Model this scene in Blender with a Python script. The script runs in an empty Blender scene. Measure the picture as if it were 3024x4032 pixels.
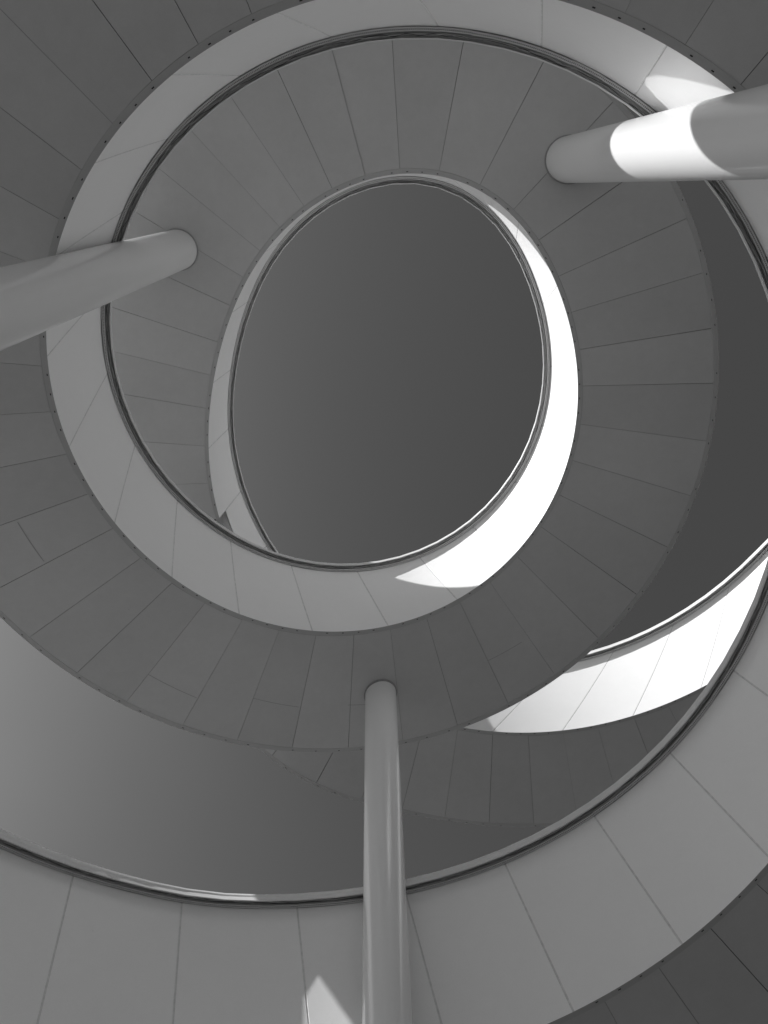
import bpy, math, random
import numpy as np

# ---------------------------------------------------------------- survey
# All plan data are in survey units (x right, y towards the viewer's feet,
# z up, origin at the eye); U metres to one unit, eye 1.65 m above ground.
U = 3.3
EYE = 1.65
CX, CY = 0.08276, 0.59152           # axis of the spiral
W = 0.49885                         # width of the ramp
H = 0.46040                         # height of the inner face
OZ = -0.02045                       # the outer edge hangs a little lower
DR = -0.00326                       # the face leans in a little
S0, S1, NK = -140.0, 770.0, 22
KN = np.linspace(S0, S1, NK)
HK = KN[1] - KN[0]
ZK = np.array([1.05034, 1.17302, 1.32104, 1.53503, 1.75421, 1.93795, 2.06788, 2.17876, 2.30834, 2.44167, 2.60791,
               2.79195, 2.97476, 3.15953, 3.31172, 3.35068, 3.25862, 3.01598, 2.80762, 2.87978, 3.32135, 4.12337])
RK = np.array([1.28667, 1.17109, 1.0951, 1.04684, 1.0164, 0.98666, 0.97608, 0.96308, 0.91558, 0.8557, 0.77526,
               0.68293, 0.63412, 0.65539, 0.61236, 0.61276, 0.74182, 1.08162, 1.48918, 1.89884, 2.2489, 2.60398])


def _nat():
    A = np.zeros((NK, NK)); B = np.zeros((NK, NK)); A[0, 0] = A[-1, -1] = 1
    for i in range(1, NK - 1):
        A[i, i - 1] = A[i, i + 1] = HK / 6; A[i, i] = 2 * HK / 3
        B[i, i - 1] = B[i, i + 1] = 1 / HK; B[i, i] = -2 / HK
    return np.linalg.solve(A, B)


MM = _nat()
MZ, MR = MM @ ZK, MM @ RK
SB = -146.0                         # the foot of the ramp runs straight from here
BX, BY = -0.0158, -0.0160
SA, SE = -138.0, 692.0              # beyond these the path is carried on


def _spl(y, m, s):
    i = np.clip(((s - S0) / HK).astype(int), 0, NK - 2); u = (s - KN[i]) / HK
    return y[i] * (1 - u) + y[i + 1] * u + HK * HK / 6 * (((1 - u) ** 3 - (1 - u)) * m[i] + (u ** 3 - u) * m[i + 1])


def rz(s):
    s = np.asarray(s, float); c = np.clip(s, SA, SE)
    r = _spl(RK, MR, c); z = _spl(ZK, MZ, c)
    low = np.minimum(s - SA, 0)
    z = z - .062 * np.exp(-((s - 617) / 10.5) ** 2)        # hidden stretch of walkway lowered so its rim shades the visible tip less
    r = r + .0065 * np.exp(-((s + 115) / 9) ** 2)  # inner edge bulged out here so a larger sun patch lands on the face
    return r - np.maximum(low, SB - SA) * 0.0016, z + low * 0.0045


def path(s, v=0.0, e=0.0, dz=0.0):
    """points on the ramp: s angle along it, v across it (0 inner, 1 outer), e inward offset, dz above the soffit"""
    s, v, e, dz = np.broadcast_arrays(np.asarray(s, float), v, e, dz)
    r, z = rz(s); c = np.clip(s, SB, SE); a = -np.radians(c)
    rad = r + W * v - e
    x = CX + rad * np.cos(a); y = CY + rad * np.sin(a)
    over = np.maximum(s - SE, 0)
    under = np.maximum(SB - s, 0)
    x = x + over * 0.0222 + under * BX; y = y - over * 0.0265 + under * BY    # straight runs past both ends of the curve
    return np.stack([x, y, z + dz + (OZ + .028 * np.exp(-((s - 476) / 22) ** 2)) * v], -1)  # unseen outer edge raised locally to shift the sunlit band on the right column


def along(s):
    """arc length of the inner edge from s=-480, by table"""
    return np.interp(s, _TS, _TL)


_TS = np.linspace(-480, 860, 5361)
_TL = np.concatenate([[0], np.cumsum(np.linalg.norm(np.diff(path(_TS), axis=0), axis=1))])

# soffit joints (angle at the inner edge), one every plate
_JI = [-24, -23, -22, -21, 0, 1, 2, 3, 4, 5, 8, 9, 10, 11, 12, 13, 14, 15, 16, 17, 18, 19, 20, 21, 22, 23, 24, 25, 26, 27,
       28, 29, 30, 31, 32, 33, 34, 35, 36, 37, 38, 39, 40, 41, 42, 43, 44, 45, 46, 47, 48, 49, 50]
_JS = [-68.5, -61.6, -54.5, -47.5, 109.7, 117.4, 125.1, 132.9, 140.6, 148.4, 171.4, 179.1, 186.9, 195.0, 202.9, 210.7,
       218.6, 226.5, 235.1, 243.3, 251.5, 260, 268.5, 277.4, 286.2, 295, 304.3, 314, 323.6, 333.4, 343.5, 354.2, 364.7,
       375.8, 387, 399, 410.5, 422.6, 435.4, 447.6, 459, 471, 482.6, 494, 505, 516, 526.6, 539, 549, 558, 567.2, 575.5,
       583.2]
_LOW = [-68.5 - 6.75 * k for k in range(1, 64)]


def joint(k):
    k = int(k)
    return _LOW[-25 - k] if k < -24 else float(np.interp(k, _JI, _JS))


RAMP_J = [joint(k) for k in range(-84, 51)]
WALK_J = [606.0, 612.6, 618.8, 624.6, 630.0, 635.1, 640.2, 645.3, 650.3, 655.1, 659.8, 664.6, 669.2, 673.8, 678.4, 683,
          687.6] + [692 + 4.0 * k for k in range(0, 22)]
TANG = ([-500, -130, -60, 60, 110, 200, 300, 380, 430, 480, 550, 582, 600, 640, 690, 900],
        [.07, .065, .087, .088, .10, .117, .11, .125, .10, .03, -.04, -.042, -.1, -.30, -.35, -.35])


def lean_of(s):
    """how far (degrees) the top of an upright joint stands from its foot"""
    return float(np.degrees(np.interp(s, *TANG) / rz(s)[0]))


def skew(s):
    """degrees by which a soffit joint runs ahead at the outer edge, so that it lies square to the path"""
    s = np.asarray(s, float)
    r0, _ = rz(s - .5); r1, _ = rz(s + .5)
    rp = np.where((s > SE) | (s < SB), 0, np.degrees(r1 - r0)); r = (r0 + r1) / 2
    return np.degrees(-rp / r * W / (r + W)) + 1.6 * np.clip((s - 615) / 15, 0, 1) * np.clip((720 - s) / 20, 0, 1)


# ---------------------------------------------------------------- helpers
COL = bpy.context.scene.collection
BASE = {}                            # where each object's origin stands


def world(P):
    P = np.asarray(P, float)
    return P * U + np.array([0, 0, EYE])


class Geo:
    def __init__(self):
        self.v = []; self.f = []; self.m = []; self.t = []; self.uv = []; self.n = 0

    def grid(self, P, mat=0, tone=None, uv=None, close=False):
        """P (n,m,3): a sheet of quads, shared vertices"""
        P = np.asarray(P); n, m = P.shape[:2]
        self.v.append(P.reshape(-1, 3))
        self.t.append(np.full(n * m, 0.5) if tone is None else np.broadcast_to(tone, (n, m)).reshape(-1))
        self.uv.append(np.zeros((n * m, 2)) if uv is None else np.asarray(uv).reshape(-1, 2))
        b = self.n + np.arange(n * m).reshape(n, m)
        if close: b = np.concatenate([b, b[:, :1]], 1)
        q = np.stack([b[:-1, :-1], b[1:, :-1], b[1:, 1:], b[:-1, 1:]], -1).reshape(-1, 4)
        self.f.append(q); self.m.append(np.broadcast_to(mat, (len(q),)) if np.isscalar(mat) else np.asarray(mat).reshape(-1))
        self.n += n * m
        return b

    def quads(self, Q, mat=0, tone=0.5):
        Q = np.asarray(Q); k = len(Q)
        self.v.append(Q.reshape(-1, 3)); self.t.append(np.full(4 * k, tone)); self.uv.append(np.zeros((4 * k, 2)))
        self.f.append(self.n + np.arange(4 * k).reshape(k, 4)); self.m.append(np.full(k, mat)); self.n += 4 * k

    def build(self, name, mats, parent=None, sharp=25, origin=None):
        v = world(np.concatenate(self.v))
        o0 = np.zeros(3) if origin is None else np.array(origin, float)
        v = v - o0
        f = np.concatenate(self.f)
        me = bpy.data.meshes.new(name)
        me.from_pydata(v.tolist(), [], f.tolist())
        for m in mats: me.materials.append(m)
        me.polygons.foreach_set('material_index', np.concatenate(self.m).astype(np.int32))
        a = me.attributes.new('tone', 'FLOAT', 'POINT'); a.data.foreach_set('value', np.concatenate(self.t).astype(np.float32))
        uvl = me.uv_layers.new(name='run')
        li = np.empty(len(me.loops), np.int32); me.loops.foreach_get('vertex_index', li)
        uvl.data.foreach_set('uv', np.concatenate(self.uv)[li].astype(np.float32).reshape(-1))
        me.polygons.foreach_set('use_smooth', np.ones(len(me.polygons), bool))
        me.update(); me.validate()
        if sharp: me.set_sharp_from_angle(angle=math.radians(sharp))
        o = bpy.data.objects.new(name, me); COL.objects.link(o)
        o.location = o0
        if parent is not None:
            o.parent = parent; o.location = o0 - BASE[parent.name]
        BASE[o.name] = o0
        return o


def thing(name, label, cat, loc=(0, 0, 0), group=None):
    o = bpy.data.objects.new(name, None); COL.objects.link(o); o.location = loc
    o.empty_display_size = .3; BASE[o.name] = np.array(loc, float)
    o['label'] = label; o['category'] = cat
    if group: o['group'] = group
    o['kind'] = 'thing'
    return o


# ---------------------------------------------------------------- materials
def material(name):
    m = bpy.data.materials.new(name); m.use_nodes = True
    return m, m.node_tree.nodes, m.node_tree.links, m.node_tree.nodes['Principled BSDF']


def grey(c): return (c, c, c, 1)


def paint(name, base, rough, tone_amt, grime, bump, coat=0.0, fine=9.0, specks=.22, grain=.10, gloss_var=.22):
    """painted sheet metal: a tone of its own per plate, faint stains, uneven gloss, slight ripple"""
    m, N, L, B = material(name)
    geo = N.new('ShaderNodeNewGeometry')
    n1 = N.new('ShaderNodeTexNoise'); n1.inputs['Scale'].default_value = .9; n1.inputs['Detail'].default_value = 6; n1.inputs['Roughness'].default_value = .62
    n2 = N.new('ShaderNodeTexNoise'); n2.inputs['Scale'].default_value = fine; n2.inputs['Detail'].default_value = 8; n2.inputs['Roughness'].default_value = .7
    n3 = N.new('ShaderNodeTexNoise'); n3.inputs['Scale'].default_value = 140; n3.inputs['Detail'].default_value = 2
    for n in (n1, n2, n3): L.new(geo.outputs['Position'], n.inputs['Vector'])
    at = N.new('ShaderNodeAttribute'); at.attribute_name = 'tone'

    def mad(src, mul, add):
        x = N.new('ShaderNodeMath'); x.operation = 'MULTIPLY_ADD'; L.new(src, x.inputs[0]); x.inputs[1].default_value = mul; x.inputs[2].default_value = add
        return x.outputs[0]

    def op(o, a, b):
        x = N.new('ShaderNodeMath'); x.operation = o; L.new(a, x.inputs[0])
        if hasattr(b, 'node'): L.new(b, x.inputs[1])
        else: x.inputs[1].default_value = b
        return x.outputs[0]
    f = mad(at.outputs['Fac'], tone_amt * 2, 1 - tone_amt)
    f = op('MULTIPLY', f, mad(n1.outputs['Fac'], grime * 1.2, 1 - grime * .6))
    f = op('MULTIPLY', f, mad(n2.outputs['Fac'], grime * .9, 1 - grime * .45))
    f = op('MULTIPLY', f, mad(n3.outputs['Fac'], grain, 1 - grain / 2))
    # a few darker specks and drips
    sp = N.new('ShaderNodeTexVoronoi'); sp.inputs['Scale'].default_value = 1.7; L.new(geo.outputs['Position'], sp.inputs['Vector'])
    k = N.new('ShaderNodeMath'); k.operation = 'LESS_THAN'; L.new(sp.outputs['Distance'], k.inputs[0]); k.inputs[1].default_value = .010
    f = op('MULTIPLY', f, mad(k.outputs[0], -specks, 1.0))
    f = op('MULTIPLY', f, base)
    cc = N.new('ShaderNodeCombineColor')
    for i in range(3): L.new(f, cc.inputs[i])
    L.new(cc.outputs[0], B.inputs['Base Color'])
    L.new(mad(n2.outputs['Fac'], gloss_var, rough - gloss_var / 2), B.inputs['Roughness'])
    B.inputs['Coat Weight'].default_value = coat; B.inputs['Coat Roughness'].default_value = .12
    bp = N.new('ShaderNodeBump'); bp.inputs['Strength'].default_value = bump; bp.inputs['Distance'].default_value = .01
    L.new(n1.outputs['Fac'], bp.inputs['Height']); L.new(bp.outputs[0], B.inputs['Normal'])
    return m


def plain(name, c, rough=.6, metal=0.0):
    m, N, L, B = material(name)
    geo = N.new('ShaderNodeNewGeometry'); n = N.new('ShaderNodeTexNoise'); n.inputs['Scale'].default_value = 25; n.inputs['Detail'].default_value = 4
    L.new(geo.outputs['Position'], n.inputs['Vector'])
    r = N.new('ShaderNodeMapRange'); L.new(n.outputs['Fac'], r.inputs[0]); r.inputs[3].default_value = c * .75; r.inputs[4].default_value = c * 1.25
    cc = N.new('ShaderNodeCombineColor')
    for i in range(3): L.new(r.outputs[0], cc.inputs[i])
    L.new(cc.outputs[0], B.inputs['Base Color'])
    B.inputs['Roughness'].default_value = rough; B.inputs['Metallic'].default_value = metal
    return m


M_FACE = paint('white_face_paint', .90, .42, .012, .05, .10)
M_LIP = paint('white_coping_paint', .74, .45, .03, .10, .05)
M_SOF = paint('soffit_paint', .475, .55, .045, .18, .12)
M_TRIM = paint('edge_trim_paint', .41, .55, .03, .12, .05)
M_JOINT = plain('joint_seal', .30, .8)
M_FSEAL = plain('face_joint_paint', .70, .7)
M_DARK = plain('dark_slot', .012, .9)
M_RECESS = plain('recess_metal', .38, .7)
M_COLUMN = paint('glossy_column_paint', .84, .30, .0, .035, .015, coat=.5, specks=0, grain=.02, gloss_var=.05)
M_CABLE = plain('pale_cable', .42, .5)
M_CABLE_D = plain('black_cable', .03, .5)
M_DECK = plain('deck_asphalt', .07, .9)


def tray_material():
    m, N, L, B = material('perforated_tray')
    uv = N.new('ShaderNodeUVMap'); uv.uv_map = 'run'
    sx = N.new('ShaderNodeSeparateXYZ'); L.new(uv.outputs[0], sx.inputs[0])

    def mth(o, a, b=None):
        x = N.new('ShaderNodeMath'); x.operation = o
        for i, q in enumerate((a, b)):
            if q is None: continue
            if hasattr(q, 'node'): L.new(q, x.inputs[i])
            else: x.inputs[i].default_value = q
        return x.outputs[0]
    fx = mth('MULTIPLY', mth('SUBTRACT', mth('FRACT', mth('DIVIDE', sx.outputs[0], .0050)), .5), 2.0)
    fy = mth('MULTIPLY', mth('SUBTRACT', sx.outputs[1], .55), 3.2)
    d = mth('SQRT', mth('ADD', mth('MULTIPLY', fx, fx), mth('MULTIPLY', fy, fy)))
    hole = mth('LESS_THAN', d, .62)
    mr = N.new('ShaderNodeMapRange'); L.new(hole, mr.inputs[0]); mr.inputs[3].default_value = .62; mr.inputs[4].default_value = .14
    cc = N.new('ShaderNodeCombineColor')
    for i in range(3): L.new(mr.outputs[0], cc.inputs[i])
    L.new(cc.outputs[0], B.inputs['Base Color']); B.inputs['Roughness'].default_value = .5; B.inputs['Metallic'].default_value = .35
    return m


M_TRAY = tray_material()


# ---------------------------------------------------------------- the ramp, part by part
def fill(a, b, n): return np.linspace(a, b, n)


def add_soffit(root, J, seed, crosses=()):
    """one connected skin of plates, with a narrow open slit at every joint"""
    rng = random.Random(seed); g = Geo()
    v0, v1 = .036, .966
    vs = np.linspace(v0, v1, 9)
    S, D, T, K = [], [], [], []
    for k in range(len(J) - 1):
        r = float(rz(J[k])[0])
        deep = rng.choice([.001, .002, .004, .010]); half = np.degrees(rng.choice([.00025, .0004, .0005, .0008]) / r)
        tone = rng.random(); tilt = rng.uniform(-.0009, .0009); lift = rng.uniform(0, .0010)
        ss = np.concatenate([[J[k] + half], fill(J[k] + half * 1.05, J[k + 1] - half * 1.05, 9), [J[k + 1] - half]])
        dz = np.concatenate([[deep], lift + tilt * np.linspace(-1, 1, 9), [deep]])
        S += list(ss); D += list(dz); T += [tone] * 11
        K += [1] + [0] * 8 + [1] + [1]          # which strips (to the next row) are joint
    S = np.array(S); D = np.array(D); T = np.array(T)
    sk = skew(S)
    SS = S[:, None] + sk[:, None] * vs[None, :]
    A, B = path(SS[:, 0], vs[0], 0, .0012 + D), path(SS[:, -1], vs[-1], 0, .0012 + D)
    w = ((vs - vs[0]) / (vs[-1] - vs[0]))[None, :, None]
    P = A[:, None, :] * (1 - w) + B[:, None, :] * w          # each joint lies straight across
    kk = np.array(K[:len(S) - 1])
    g.grid(P, np.repeat(kk[:, None], len(vs) - 1, 1), T[:, None])
    # short cross joints within some plates: a shallow dark bead
    for s, a, b, f in crosses:
        ss = np.linspace(a, b, 6)
        q = path(ss[:, None] + np.zeros((1, 2)), (np.array([f - .0022, f + .0022]))[None, :] + .02 * (ss[:, None] - a) / (b - a), 0, .0004)
        g.grid(q, 1)
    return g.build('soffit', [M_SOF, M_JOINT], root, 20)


def add_trim(root, J, outer, SJ):
    g = Geo()
    n = int((J[-1] - J[0]) / .8); s = np.linspace(J[0], J[-1], n)
    rng = np.random.default_rng(3 + outer)
    vv = (0, .004, .034, .040) if not outer else (.962, .967, .996, 1.0)
    dd = (0.0004, 0, .0004, .006) if not outer else (.006, .0004, 0, .0004)
    P = np.stack([path(s, v, 0, d) for v, d in zip(vv, dd)], 1)
    g.grid(P, 0, rng.random((n, 1)) * 0 + .5)
    # weep slots: four of every five, none where a face joint meets the edge
    Q = []
    for k in range(len(SJ) - 1):
        a, b = SJ[k], SJ[k + 1]
        for j in (1, 2, 3, 4):
            c = a + (b - a) * (j / 5 + rng.uniform(-.006, .006)); r = float(rz(c)[0]) + (W if outer else 0)
            h = np.degrees(.0031 * rng.uniform(.8, 1.15) / r); vc = (.0125 if not outer else .985) + rng.uniform(-.001, .001); hv = .0027
            Q.append(path(np.array([c - h, c + h, c + h, c - h]), np.array([vc - hv, vc - hv, vc + hv, vc + hv]), 0, -.0006))
    if Q: g.quads(Q, 1)
    return g.build('edge_trim', [M_TRIM, M_DARK], root, 20)


def add_inner_parapet(root, FJ, foot=None, cut_ends=False):
    """the smooth inner face in plates with a V joint between; FJ: angle of each joint at its foot"""
    g = Geo(); rng = random.Random(11)
    nt = 9; t = np.linspace(0, 1, nt)
    rows = []
    for k in range(len(FJ) - 1):
        a, b = FJ[k], FJ[k + 1]; la, lb = lean_of(a), lean_of(b)
        r = float(rz(a)[0]); d = np.degrees(.0024 / r)
        n = 14
        st = np.concatenate([[0], np.linspace(0, 1, n), [1]])
        sa = a + np.concatenate([[0], [d], np.zeros(n - 1), [0]]) if False else None
        u = np.linspace(0, 1, n)
        low = np.concatenate([[a], a + d + (b - a - 2 * d) * u])
        lean = np.concatenate([[la], la + (lb - la) * u])
        e = np.concatenate([[-.0011], np.zeros(n)])
        tn = .3 + .4 * rng.random()
        for q in range(n + 1): rows.append((low[q], lean[q], e[q], tn if q else .15, 1 if q in (0, n) else 0))
    rows.append((FJ[-1], lean_of(FJ[-1]), -.0011, .15, 0))
    A = np.array(rows)
    f0 = np.zeros(len(A)) if foot is None else np.array([foot(x) for x in A[:, 0]])
    tt = f0[:, None] + (1 - f0[:, None]) * t[None, :]
    SS = A[:, :1] - A[:, 1:2] * tt
    P = path(SS, 0, -DR * tt + A[:, 2:3], H * tt + 0)
    kind = A[:-1, 4].astype(int)
    g.grid(P, np.repeat(kind[:, None], nt - 1, 1), A[:, 3:4])
    # the back of the parapet and its foot return, same mesh
    s = np.linspace(FJ[0], FJ[-1], len(A) // 2)
    th = .030
    back = np.stack([path(s, 0, -th, H + .022), path(s, 0, -th, .125)], 1)
    g.grid(back, 0)
    o = g.build('inner_parapet', [M_FACE, M_FSEAL], root, 14)
    # coping lip: straight lengths, so the rim is faintly polygonal
    c = Geo(); cs = []
    for k in range(len(FJ) - 1): cs += [FJ[k] + (FJ[k + 1] - FJ[k]) * q / 3 for q in range(3)]
    cs = np.array(cs + [FJ[-1]]); rr = np.random.default_rng(5)
    cs = cs - np.array([lean_of(x) for x in cs])
    prof = [(-th - .006, H + .0225), (.0262, H + .0225), (.0262, H + .0005), (.0300, H + .0005), (.0225, H + .0300), (-th - .006, H + .0300)]
    dj = rr.uniform(-.0002, .0002, len(cs))
    low = .005 * np.exp(-((cs + 112) / 16) ** 2) + .006 * np.exp(-((cs - 64) / 12) ** 2)      # coping cut down in two spots to let more sun onto the faces
    P = np.stack([path(cs, 0, -DR + e + (dj if e > 0 else 0), z - (low if z > H + .015 else low * .4)) for e, z in prof], 1)
    c.grid(P, 0, rr.random((len(cs), 1)) * np.ones((1, len(prof))), close=True)
    lip = c.build('coping', [M_LIP], o, 20)
    # recess above the lamp tray
    q = Geo(); s2 = np.linspace(cs[0], cs[-1], int((cs[-1] - cs[0]) / 1.2))
    pr = [(.0030, H + .0005), (.0030, H + .0085), (.0255, H + .0085), (.0255, H + .0005)]
    q.grid(np.stack([path(s2, 0, -DR + e, z) for e, z in pr], 1), 0)
    q.build('lamp_recess', [M_RECESS], o, 30)
    # perforated tray, in lengths that do not quite line up
    tr = Geo(); rr = np.random.default_rng(8)
    for k in range(len(cs) - 1):
        a, b = cs[k], cs[k + 1]; je = rr.uniform(-.0007, .0007); jz = rr.uniform(-.0008, .0008)
        ss = np.linspace(a, b, 8) if k % 1 == 0 else None
        L = along(ss)
        pr = [(.0022, H + .004), (.0022, H - .0012), (.0122, H - .0012), (.0122, H + .004)]
        P = np.stack([path(ss, 0, -DR + e + je, z + jz) for e, z in pr], 1)
        uv = np.stack([np.stack([L, np.full(len(L), vv)], 1) for vv in (-2, 0, 1, 3)], 1)
        tr.grid(P, 0, None, uv)
    tr.build('lamp_tray', [M_TRAY], o, 30)
    # loose cables lying in the recess
    cb = Geo(); total = along(cs[-1]) - along(cs[0]); L = np.arange(0, total, .0075)
    s3 = np.interp(L + along(cs[0]), _TL, _TS)
    for ci, (rad, mt, ph) in enumerate(((.0010, 0, 0.), (.0008, 1, 2.), (.0007, 0, 4.))):
        rr = np.random.default_rng(20 + ci)
        w1 = np.interp(L, np.arange(0, total + .1, .035), rr.random(len(np.arange(0, total + .1, .035))))
        w2 = np.interp(L, np.arange(0, total + .1, .022), rr.random(len(np.arange(0, total + .1, .022))))
        e = .0150 + .0085 * w1; z = H + .0012 + .005 * w2 * w1
        ctr = path(s3, 0, -DR + e, z)
        rad_dir = path(s3, 0, -DR + e + .01, z) - ctr; rad_dir /= np.linalg.norm(rad_dir, axis=1)[:, None]
        up = np.array([0, 0, 1.0])
        ring = np.stack([ctr + rad * (np.cos(x) * rad_dir + np.sin(x) * up) for x in np.radians([0, 90, 180, 270])], 1)
        cb.grid(ring, mt, None, None, close=True)
    cb.build('cable', [M_CABLE, M_CABLE_D], o, 80)
    return o


def add_outer_parapet(root, s_a, s_b, h=.40):
    g = Geo(); s = np.linspace(s_a, s_b, int((s_b - s_a) / 1.5))
    pr = [(1.0, 0.0), (1.0, h), (1.0 - .03 / W, h), (1.0 - .03 / W, .125)]
    g.grid(np.stack([path(s, v, 0, z) for v, z in pr], 1), 0)
    o = g.build('outer_parapet', [M_FACE], root, 25)
    c = Geo()
    pr = [(1.0 + .012 / W, h - .004), (1.0 + .012 / W, h + .016), (1.0 - .042 / W, h + .016), (1.0 - .042 / W, h - .004),
          (1.0 - .033 / W, h + .002), (1.0 + .004 / W, h + .002)]
    c.grid(np.stack([path(s, v, 0, z) for v, z in pr], 1), 0, None, None, close=True)
    c.build('coping', [M_LIP], o, 25)
    return o


def add_deck(root, s_a, s_b, under=None):
    g = Geo(); s = np.linspace(s_a, s_b, int((s_b - s_a) / 1.5))
    lo = .02 if under is None else under
    pr = [(.012, lo), (.012, .125), (.985, .125), (.985, lo)]
    g.grid(np.stack([path(s, v, 0, z) for v, z in pr], 1), 0, None, None, close=True)
    return g.build('deck', [M_DECK if under is None else M_FACE], root, 25)


# upright joints of the inner face (angle at the foot)
FACE_J = ([-127.2 - 13.6 * k for k in range(24, 0, -1)] +
          [-127.2, -114.3, -100.2, -86, -72, -58, -44.4, -30, -15.2, -.3, 14.6, 29.5, 44.3, 59, 74.3, 90, 106.6, 122.4, 138.6, 153.8,
           169.6, 185.6, 202.0, 217.7, 233.8, 250.4, 268.0, 285.8, 303.6, 322.8, 342.7, 362.9, 384.5, 407, 431, 455, 479, 504,
           528.5, 551, 567.8, 583.2])
FACE_J = [x for x in FACE_J if x >= RAMP_J[0]]
FJ = FACE_J
# --- the spiral itself
r0 = world(path(RAMP_J[0], .5))
ramp = thing('spiral_ramp', 'white spiral ramp winding up around an oval opening to the sky', 'ramp', (float(r0[0]), float(r0[1]), 0))
CR = []
for k, f, part in ((15, .70, 1), (17, .60, 1), (19, .60, .8), (11, .50, .9), (22, .56, 1), (23, .54, .9)):
    j0, j1 = joint(k), joint(k + 1)
    CR.append((0, j0 + 1.3, j0 + 1.3 + (j1 - j0) * part, f))
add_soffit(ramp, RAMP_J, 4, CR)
add_trim(ramp, RAMP_J, 0, FACE_J)
add_trim(ramp, RAMP_J, 1, FACE_J)
add_inner_parapet(ramp, FJ)
add_outer_parapet(ramp, RAMP_J[0], RAMP_J[-1])
add_deck(ramp, RAMP_J[0], RAMP_J[-1])

# --- the walkway that carries on from its top end
w0 = world(path(640, .5))
walk = thing('curved_walkway', 'sunlit curved walkway behind the spiral, its bright inner side running off right', 'walkway',
             (float(w0[0]), float(w0[1]), 0))
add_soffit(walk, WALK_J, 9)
add_trim(walk, WALK_J, 0, WALK_J[1::2])
add_trim(walk, WALK_J, 1, WALK_J[1::2])
WF = [583.2, 594.5] + WALK_J[1::2]


def foot(s):
    return .27 if s < 605.9 else (.27 * (1 - (s - 605.9) / .2) if s < 606.1 else 0.0)


add_inner_parapet(walk, WF, foot)
add_outer_parapet(walk, 584, WALK_J[-1], .36)
add_deck(walk, 606, WALK_J[-1])
g = Geo(); s = np.linspace(583.4, 606, 20)
g.grid(np.stack([path(s, v, 0, z) for v, z in ((.004, .125), (.02, .129), (.03, .134), (.985, .134))], 1), 0)
g.build('end_soffit', [M_FACE], walk, 25)


# ---------------------------------------------------------------- columns
def column(x, y, R, s_top, label, wide=1.0):
    base = world((x, y, 0)); base[2] = 0
    root = thing('column', label, 'column', tuple(float(q) for q in base), 'round columns under the ramp')
    zt = float(rz(s_top)[1]) + OZ * .5; zb = -EYE / U
    a = np.linspace(0, 2 * np.pi, 97)[:-1]
    g = Geo()
    zz = np.linspace(zb, zt + .03, 40)
    P = np.stack([np.stack([x + R * np.cos(a), y + R * np.sin(a), np.full(96, z)], 1) for z in zz], 0)
    g.grid(P, 0, None, None, close=True)
    g.build('shaft', [M_COLUMN], root, 40)
    # collar: thin sealing ring lying under the soffit, following its slope
    c = Geo(); P = []
    for rr, dz in ((R * .99, -.003), (R + .0045, -.003), (R + .0045, .004)):
        X = x + rr * np.cos(a); Y = y + rr * np.sin(a)
        ss = -np.degrees(np.arctan2(Y - CY, X - CX)); ss = ss + 360 * np.round((s_top - ss) / 360)
        P.append(np.stack([X, Y, rz(ss)[1] + OZ * .5 + dz], 1))
    c.grid(np.stack(P, 0), 0, None, None, close=True)
    c.build('collar', [M_JOINT], root, 40)
    b = Geo(); P = []
    for rr, z in ((R, zb + .012), (R * 1.5, zb + .012), (R * 1.5, zb)):
        P.append(np.stack([x + rr * np.cos(a), y + rr * np.sin(a), np.full(96, z)], 1))
    b.grid(np.stack(P, 0), 0, None, None, close=True)
    b.build('base_plate', [M_COLUMN], root, 40)


column(-.745, .227, .0745, 518, 'thick white column coming in from the left edge, softly shaded along its whole length')
column(.6877, -.0872, .0755, 408.5, 'thick white column at upper right with a bright band of sunlight around it')
column(.027, 1.685, .055, 267.3, 'slender glossy white column rising from the bottom edge with vertical streaks of light')


# ---------------------------------------------------------------- ground
def ground():
    me = bpy.data.meshes.new('ground'); n = 24; R = 900.0
    xs = np.sign(np.linspace(-1, 1, n)) * np.abs(np.linspace(-1, 1, n)) ** 2.2 * R
    v = [(x, y, 0.0) for x in xs for y in xs]
    f = [(i * n + j, (i + 1) * n + j, (i + 1) * n + j + 1, i * n + j + 1) for i in range(n - 1) for j in range(n - 1)]
    me.from_pydata(v, [], f)
    m, N, L, B = material('pale_paving')
    tc = N.new('ShaderNodeTexCoord')
    br = N.new('ShaderNodeTexBrick'); br.inputs['Scale'].default_value = 1.0
    br.inputs['Color1'].default_value = grey(.105); br.inputs['Color2'].default_value = grey(.085); br.inputs['Mortar'].default_value = grey(.03)
    br.inputs['Mortar Size'].default_value = .008
    br.inputs['Brick Width'].default_value = .9; br.inputs['Row Height'].default_value = .6
    L.new(tc.outputs['Object'], br.inputs['Vector'])
    L.new(br.outputs['Color'], B.inputs['Base Color']); B.inputs['Roughness'].default_value = .85
    me.materials.append(m)
    o = bpy.data.objects.new('ground', me); COL.objects.link(o); o['kind'] = 'structure'


ground()

# ---------------------------------------------------------------- light
sc = bpy.context.scene
AZ, EL = math.radians(197.3), math.radians(45.2)
sun_dir = (math.cos(AZ) * math.cos(EL), math.sin(AZ) * math.cos(EL), math.sin(EL))
ld = bpy.data.lights.new('sun', 'SUN'); ld.energy = 2.55; ld.angle = math.radians(.53); ld.color = (1, 1, 1)
lo = bpy.data.objects.new('sun', ld); COL.objects.link(lo)
from mathutils import Vector, Matrix
lo.rotation_euler = Vector(sun_dir).to_track_quat('Z', 'Y').to_euler(); lo.location = (-20, -8, 30)

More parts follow.
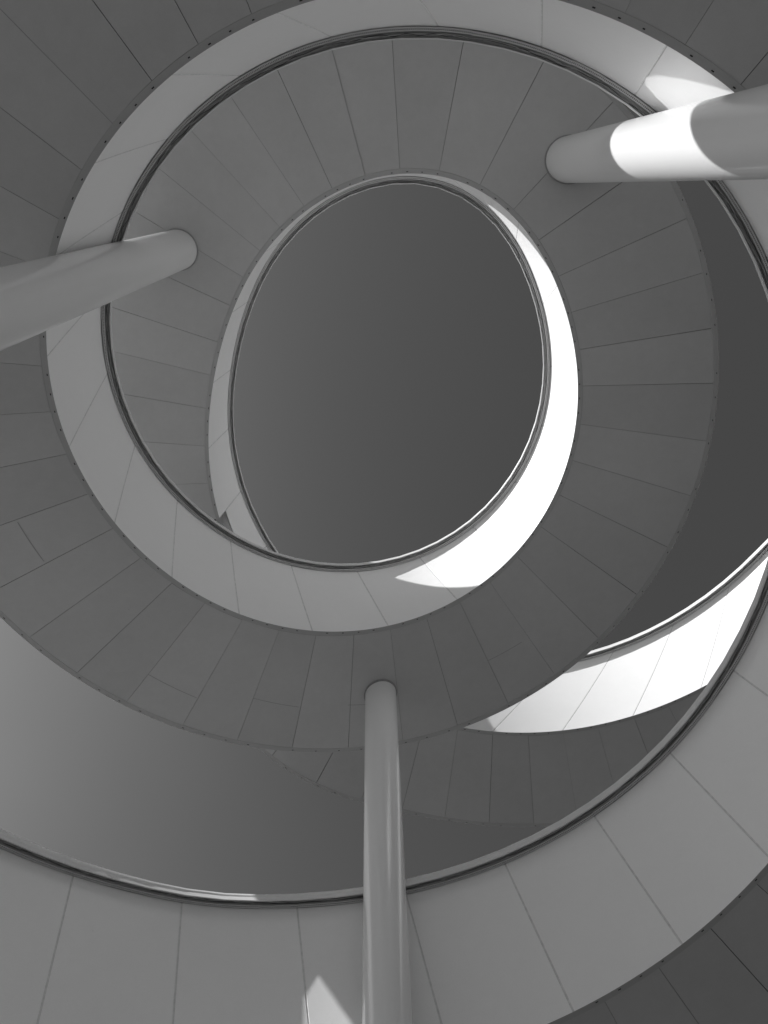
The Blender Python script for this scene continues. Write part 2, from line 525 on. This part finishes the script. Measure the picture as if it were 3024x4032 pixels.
w = bpy.data.worlds.new('World'); sc.world = w; w.use_nodes = True
N, L = w.node_tree.nodes, w.node_tree.links
bg = N['Background']; sky = N.new('ShaderNodeTexSky'); sky.sky_type = 'NISHITA'; sky.sun_disc = False
sky.sun_elevation = EL; sky.sun_rotation = math.atan2(sun_dir[0], sun_dir[1])
sky.air_density = 1.0; sky.dust_density = 1.0; sky.ozone_density = 1.0
# the photograph is black and white: the sky is taken through a red filter
sep = N.new('ShaderNodeSeparateColor'); L.new(sky.outputs[0], sep.inputs[0])
m1 = N.new('ShaderNodeMath'); m1.operation = 'MULTIPLY'; L.new(sep.outputs[0], m1.inputs[0]); m1.inputs[1].default_value = 0.45
m2 = N.new('ShaderNodeMath'); m2.operation = 'MULTIPLY_ADD'; L.new(sep.outputs[1], m2.inputs[0]); m2.inputs[1].default_value = 0.105; L.new(m1.outputs[0], m2.inputs[2])
# thin bright haze low in the sky on the sunny side
tc = N.new('ShaderNodeTexCoord'); dt = N.new('ShaderNodeVectorMath'); dt.operation = 'DOT_PRODUCT'
L.new(tc.outputs['Generated'], dt.inputs[0]); ha, he = math.radians(150), math.radians(38)
dt.inputs[1].default_value = (math.cos(ha) * math.cos(he), math.sin(ha) * math.cos(he), math.sin(he))
nz = N.new('ShaderNodeTexNoise'); nz.inputs['Scale'].default_value = 2.2; nz.inputs['Detail'].default_value = 3; L.new(tc.outputs['Generated'], nz.inputs['Vector'])
mx = N.new('ShaderNodeMath'); mx.operation = 'MAXIMUM'; L.new(dt.outputs['Value'], mx.inputs[0]); mx.inputs[1].default_value = 0
pw = N.new('ShaderNodeMath'); pw.operation = 'POWER'; L.new(mx.outputs[0], pw.inputs[0]); pw.inputs[1].default_value = 9
am = N.new('ShaderNodeMath'); am.operation = 'MULTIPLY_ADD'; L.new(nz.outputs['Fac'], am.inputs[0]); am.inputs[1].default_value = 1.3; am.inputs[2].default_value = .85
hz = N.new('ShaderNodeMath'); hz.operation = 'MULTIPLY_ADD'; L.new(pw.outputs[0], hz.inputs[0]); L.new(am.outputs[0], hz.inputs[1]); hz.inputs[2].default_value = 0.95
veil = N.new('ShaderNodeMath'); veil.operation = 'MULTIPLY'; L.new(m2.outputs[0], veil.inputs[0]); L.new(hz.outputs[0], veil.inputs[1])
cmb = N.new('ShaderNodeCombineColor')
for i in range(3): L.new(veil.outputs[0], cmb.inputs[i])
L.new(cmb.outputs[0], bg.inputs['Color']); bg.inputs['Strength'].default_value = .058

# ---------------------------------------------------------------- camera
F, VX, VY = 3238.12, 1457.19, 735.02
up = np.array([(VX - 1512) / F, (VY - 2016) / F, 1.0]); up /= np.linalg.norm(up)
ax = np.array([1.0, 0, 0]); ax -= up * up.dot(ax); ax /= np.linalg.norm(ax)
ay = np.cross(up, ax)
M = np.array([ax, ay, up])          # rows: survey axes seen from the camera
cam = bpy.data.cameras.new('camera'); co = bpy.data.objects.new('camera', cam); COL.objects.link(co)
R = Matrix(((M[0][0], -M[0][1], -M[0][2]), (M[1][0], -M[1][1], -M[1][2]), (M[2][0], -M[2][1], -M[2][2])))
co.matrix_world = Matrix.Translation((0, 0, EYE)) @ R.to_4x4()
cam.sensor_fit = 'VERTICAL'; cam.sensor_height = 36.0; cam.lens = F / 4032 * 36.0
cam.clip_start = .02; cam.clip_end = 3000
sc.camera = co

sc.view_settings.view_transform = 'Standard'; sc.view_settings.look = 'None'
sc.view_settings.exposure = 1.28; sc.view_settings.gamma = 1.0
